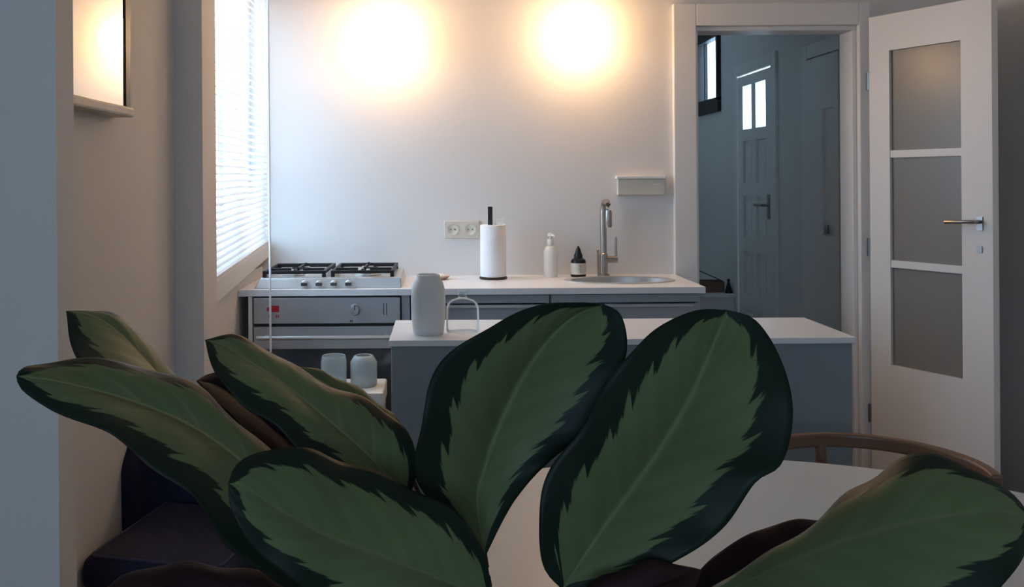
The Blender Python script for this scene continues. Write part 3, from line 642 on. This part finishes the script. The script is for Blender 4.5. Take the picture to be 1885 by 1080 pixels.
def leaf(L, M_, R, under=False, puff=.006, wave=.003, NV=56, NU=28, stem=True, lab=None, rib=.2):
    """L, M_, R: left edge, midrib and right edge from base to tip as (px, py, distance)"""
    Lw = spline([unpx(*p) for p in L], NV); Mw = spline([unpx(*p) for p in M_], NV); Rw = spline([unpx(*p) for p in R], NV)
    ph = random.random()*6
    vs3 = []; uvs = []
    hn = NU//2
    rows3 = []
    for i in range(NV+1):
        row = []
        for j in range(NU+1):
            w = (j-hn)/hn; a = abs(w); E = Lw[i] if w < 0 else Rw[i]
            row.append(Mw[i].lerp(E, a))
        rows3.append(row)
    sgn = 0
    for i in range(1, NV, 4):
        for j in range(1, NU, 4):
            nn = (rows3[i][j+1]-rows3[i][j-1]).cross(rows3[i+1][j]-rows3[i-1][j]); sgn += nn.dot(Vector((0, 0, CAMZ)) - rows3[i][j])
    sgn = 1 if sgn > 0 else -1
    # puff each half blade along its normal and ripple the margin
    out = [[None]*(NU+1) for _ in range(NV+1)]
    for i in range(NV+1):
        tv = rows3[min(i+1, NV)][hn] - rows3[max(i-1, 0)][hn]
        for j in range(NU+1):
            tu = rows3[i][min(j+1, NU)] - rows3[i][max(j-1, 0)]
            n_ = tu.cross(tv)
            n_ = n_.normalized() if n_.length > 1e-9 else Vector((0, -1, 0))
            w = (j-hn)/hn; a = abs(w); v_ = i/NV
            env = math.sin(math.pi*v_)
            d = puff*math.sin(math.pi*a)*env + wave*a*a*env*math.sin(v_*26 + ph + (2 if w < 0 else 0))
            out[i][j] = rows3[i][j] + n_*(d*sgn)
    for i in range(NV+1):
        for j in range(NU+1):
            vs3.append(out[i][j] - ORG[pl]); uvs.append((j/NU, i/NV))
    fs3 = []
    for i in range(NV):
        for j in range(NU):
            a = i*(NU+1)+j; fs3.append((a, a+1, a+NU+2, a+NU+1))
    me = bpy.data.meshes.new('leaf'); me.from_pydata(vs3, [], fs3)
    me.update()
    toward = 0
    for p in me.polygons:
        c = p.center + ORG[pl] - Vector((0, 0, CAMZ)); toward += p.normal.dot(-c)*p.area
    if (toward > 0) == under:
        me.flip_normals()
    ul = me.uv_layers.new(name='leaf')
    for lp in me.loops: ul.data[lp.index].uv = uvs[lp.vertex_index]
    me.materials.append(MATS['leaf_top']); me.materials.append(MATS['leaf_under'])
    for p in me.polygons: p.use_smooth = True
    o = bpy.data.objects.new('leaf', me); COL.objects.link(o); o.parent = pl; ORG[o] = ORG[pl]; o.color = (rib, rib, rib, 1)
    if lab: o['label'] = lab
    md = o.modifiers.new('thickness', 'SOLIDIFY'); md.thickness = .0009; md.offset = -1; md.material_offset = 1; md.material_offset_rim = 1
    if stem:
        b = Mw[0]; t = (Mw[0]-Mw[3]).normalized(); r0 = Vector((random.uniform(-.02, .02), random.uniform(-.02, .02), -.03))
        mid = b + t*.05
        pts = spline([Mw[5], b, mid, (mid+CROWN)/2 + Vector((0,0,-.01)), CROWN+r0], 20)
        k = len(pts)
        # petiole runs on below the blade
        MB().tube([p + (Vector((0, .003, -.002)) if i < 6 else Vector((0,0,0))) for i, p in enumerate(pts)], [.0022 + .0016*i/k for i in range(k)], 8).build('stem', 'petiole', pl, smooth=True)
    return o

# big upright leaf, left of the pair
leaf([(893,1025,.79),(820,950,.785),(768,885,.775),(772,800,.77),(790,710,.775),(840,640,.79),(920,592,.81),(1000,560,.83),(1060,556,.84),(1112,560,.84)],
     [(893,1025,.79),(878,920,.805),(892,860,.81),(915,790,.82),(955,705,.83),(1005,630,.845),(1060,580,.85),(1112,560,.84)],
     [(893,1025,.79),(945,925,.80),(1010,850,.80),(1075,800,.80),(1120,740,.80),(1150,665,.81),(1153,615,.82),(1140,575,.83),(1112,560,.84)])
# big upright leaf, right of the pair
leaf([(1035,1085,.74),(1000,1040,.735),(992,940,.735),(1015,865,.74),(1080,770,.755),(1140,672,.775),(1200,612,.79),(1275,572,.81),(1338,570,.82)],
     [(1035,1085,.74),(1080,1015,.75),(1140,930,.765),(1205,840,.785),(1265,740,.80),(1310,640,.815),(1338,570,.82)],
     [(1035,1085,.74),(1130,1082,.73),(1255,1028,.725),(1330,970,.73),(1392,890,.735),(1440,850,.74),(1460,750,.76),(1435,655,.785),(1390,588,.81),(1338,570,.82)])
# broad leaf at lower right, reaching towards the viewer
leaf([(1270,1110,.70),(1330,1066,.70),(1430,1010,.69),(1530,936,.685),(1590,888,.68),(1650,845,.67),(1720,838,.66),(1800,866,.64),(1860,905,.63),(1898,950,.62)],
     [(1270,1110,.70),(1340,1086,.68),(1440,1040,.655),(1540,1000,.635),(1640,970,.62),(1740,950,.61),(1830,940,.61),(1898,950,.62)],
     [(1270,1110,.70),(1400,1170,.65),(1540,1210,.60),(1680,1200,.575),(1790,1130,.57),(1860,1060,.58),(1895,1000,.60),(1898,950,.62)])
# its neighbour seen from below
leaf([(1230,1130,.76),(1268,1075,.77),(1320,1020,.785),(1400,975,.80),(1460,960,.81),(1530,958,.82),(1600,975,.83)],
     [(1230,1130,.76),(1320,1090,.765),(1420,1050,.775),(1500,1010,.79),(1560,985,.81),(1600,975,.83)],
     [(1230,1130,.76),(1340,1140,.74),(1450,1110,.74),(1540,1060,.76),(1590,1010,.79),(1600,975,.83)], under=True)
# lower left leaf
leaf([(905,1105,.70),(800,1150,.66),(640,1130,.63),(540,1070,.615),(460,1000,.61),(425,935,.615),(420,890,.62)],
     [(905,1105,.70),(800,1062,.675),(700,1022,.655),(600,985,.64),(510,935,.63),(455,898,.625),(420,890,.62)],
     [(905,1105,.70),(890,1010,.705),(830,935,.705),(740,890,.70),(640,850,.69),(560,825,.67),(480,830,.65),(435,855,.63),(420,890,.62)])
# long leaf reaching far left
leaf([(640,1060,.74),(540,1085,.70),(440,1020,.67),(340,905,.655),(240,825,.655),(160,780,.66),(80,745,.67),(38,715,.675),(30,692,.68)],
     [(640,1060,.74),(560,965,.735),(470,870,.73),(380,800,.725),(290,755,.72),(190,722,.71),(100,700,.69),(30,692,.68)],
     [(640,1060,.74),(600,930,.76),(490,825,.77),(420,755,.77),(350,705,.77),(260,672,.76),(170,660,.74),(80,668,.71),(42,676,.69),(30,692,.68)], rib=.75)
# folded leaf standing behind it
leaf([(520,930,.84),(400,830,.83),(290,745,.83),(190,700,.83),(145,670,.84),(130,625,.87),(122,572,.90)],
     [(520,930,.84),(430,830,.87),(340,740,.90),(275,670,.92),(220,612,.93),(170,580,.92),(122,572,.90)],
     [(520,930,.84),(450,820,.90),(380,745,.94),(315,690,.97),(268,622,.98),(215,580,.96),(165,572,.93),(122,572,.90)], rib=.9)
# middle leaf with its tip towards the pier
leaf([(750,925,.80),(680,925,.77),(600,862,.76),(510,790,.765),(440,735,.775),(398,690,.79),(378,625,.82)],
     [(750,925,.80),(690,850,.80),(610,778,.81),(530,712,.82),(460,665,.83),(410,635,.83),(378,625,.82)],
     [(750,925,.80),(768,860,.81),(745,785,.83),(690,745,.85),(620,712,.86),(550,680,.87),(490,640,.87),(430,616,.85),(378,625,.82)], rib=.6)
# dark leaf tucked behind the middle leaf
leaf([(760,880,.90),(700,830,.90),(640,780,.90),(580,735,.91),(545,700,.92),(530,672,.93)],
     [(760,880,.90),(720,800,.92),(660,745,.93),(600,705,.94),(560,682,.94),(530,672,.93)],
     [(760,880,.90),(748,800,.94),(700,742,.96),(640,705,.97),(590,682,.96),(530,672,.93)], rib=.2)
# dark leaf between long leaf and middle leaf, underside showing
leaf([(730,1010,.82),(640,1000,.80),(540,900,.79),(460,810,.79),(400,745,.80),(362,702,.82)],
     [(730,1010,.82),(650,920,.83),(560,840,.84),(480,770,.85),(410,715,.85),(362,702,.82)],
     [(730,1010,.82),(700,900,.86),(610,820,.87),(520,745,.88),(430,690,.87),(385,690,.85),(362,702,.82)], under=True)
# low leaves along the bottom
leaf([(640,1180,.70),(500,1190,.67),(350,1160,.65),(240,1120,.65),(195,1085,.66)],
     [(640,1180,.70),(500,1130,.69),(370,1095,.68),(270,1075,.67),(195,1085,.66)],
     [(640,1180,.70),(560,1090,.72),(430,1045,.71),(300,1040,.70),(230,1060,.68),(195,1085,.66)], under=True)
leaf([(960,1170,.74),(1040,1110,.72),(1120,1060,.71),(1200,1033,.71),(1290,1050,.72)],
     [(960,1170,.74),(1060,1140,.70),(1150,1100,.69),(1230,1070,.70),(1290,1050,.72)],
     [(960,1170,.74),(1080,1180,.67),(1180,1150,.66),(1260,1110,.68),(1290,1050,.72)], under=True)
# more leaves below the picture and at the back fill the crown
for a, r, z in ((200, .20, .05), (330, .22, .04), (255, .18, .02)):
    ar = math.radians(a); tip = CROWN + Vector((r*math.cos(ar), r*math.sin(ar)*.6, z)); base = CROWN + Vector((.06*math.cos(ar), .05*math.sin(ar), .05))
    # drooping low leaves
    def w2p(p): 
        d_ = p.y; ix, iy = p.x/d_*F, (CAMZ-p.z)/d_*F
        c, s = math.cos(ROLL), math.sin(ROLL)
        return (PX0 + ix*c + iy*s, PY0 - ix*s + iy*c, d_)
    dv = (tip-base); sd = Vector((-dv.y, dv.x, 0)).normalized()*.05
    Mm = [base, base+dv*.35+Vector((0,0,.03)), base+dv*.7+Vector((0,0,.02)), tip+Vector((0,0,-.02))]
    leaf([w2p(Mm[0])] + [w2p(q+sd+Vector((0,0,-.01))) for q in Mm[1:3]] + [w2p(Mm[3])], [w2p(q) for q in Mm], [w2p(Mm[0])] + [w2p(q-sd+Vector((0,0,-.01))) for q in Mm[1:3]] + [w2p(Mm[3])])
cx, cy = POT.x, POT.y
MB().lathe(cx, cy, [(.0,TZ),(.072,TZ),(.076,TZ+.004),(.098,TZ+.165),(.102,TZ+.172),(.102,TZ+.180),(.094,TZ+.180),(.090,TZ+.160),(.07,TZ+.02),(0,TZ+.015)], 48, closed=False).build('pot', 'pot', pl, smooth=True)
MB().lathe(cx, cy, [(.0905,TZ+.160),(.06,TZ+.166),(.03,TZ+.168),(0,TZ+.169)], 32, closed=False).build('soil', 'soil', pl, smooth=True)
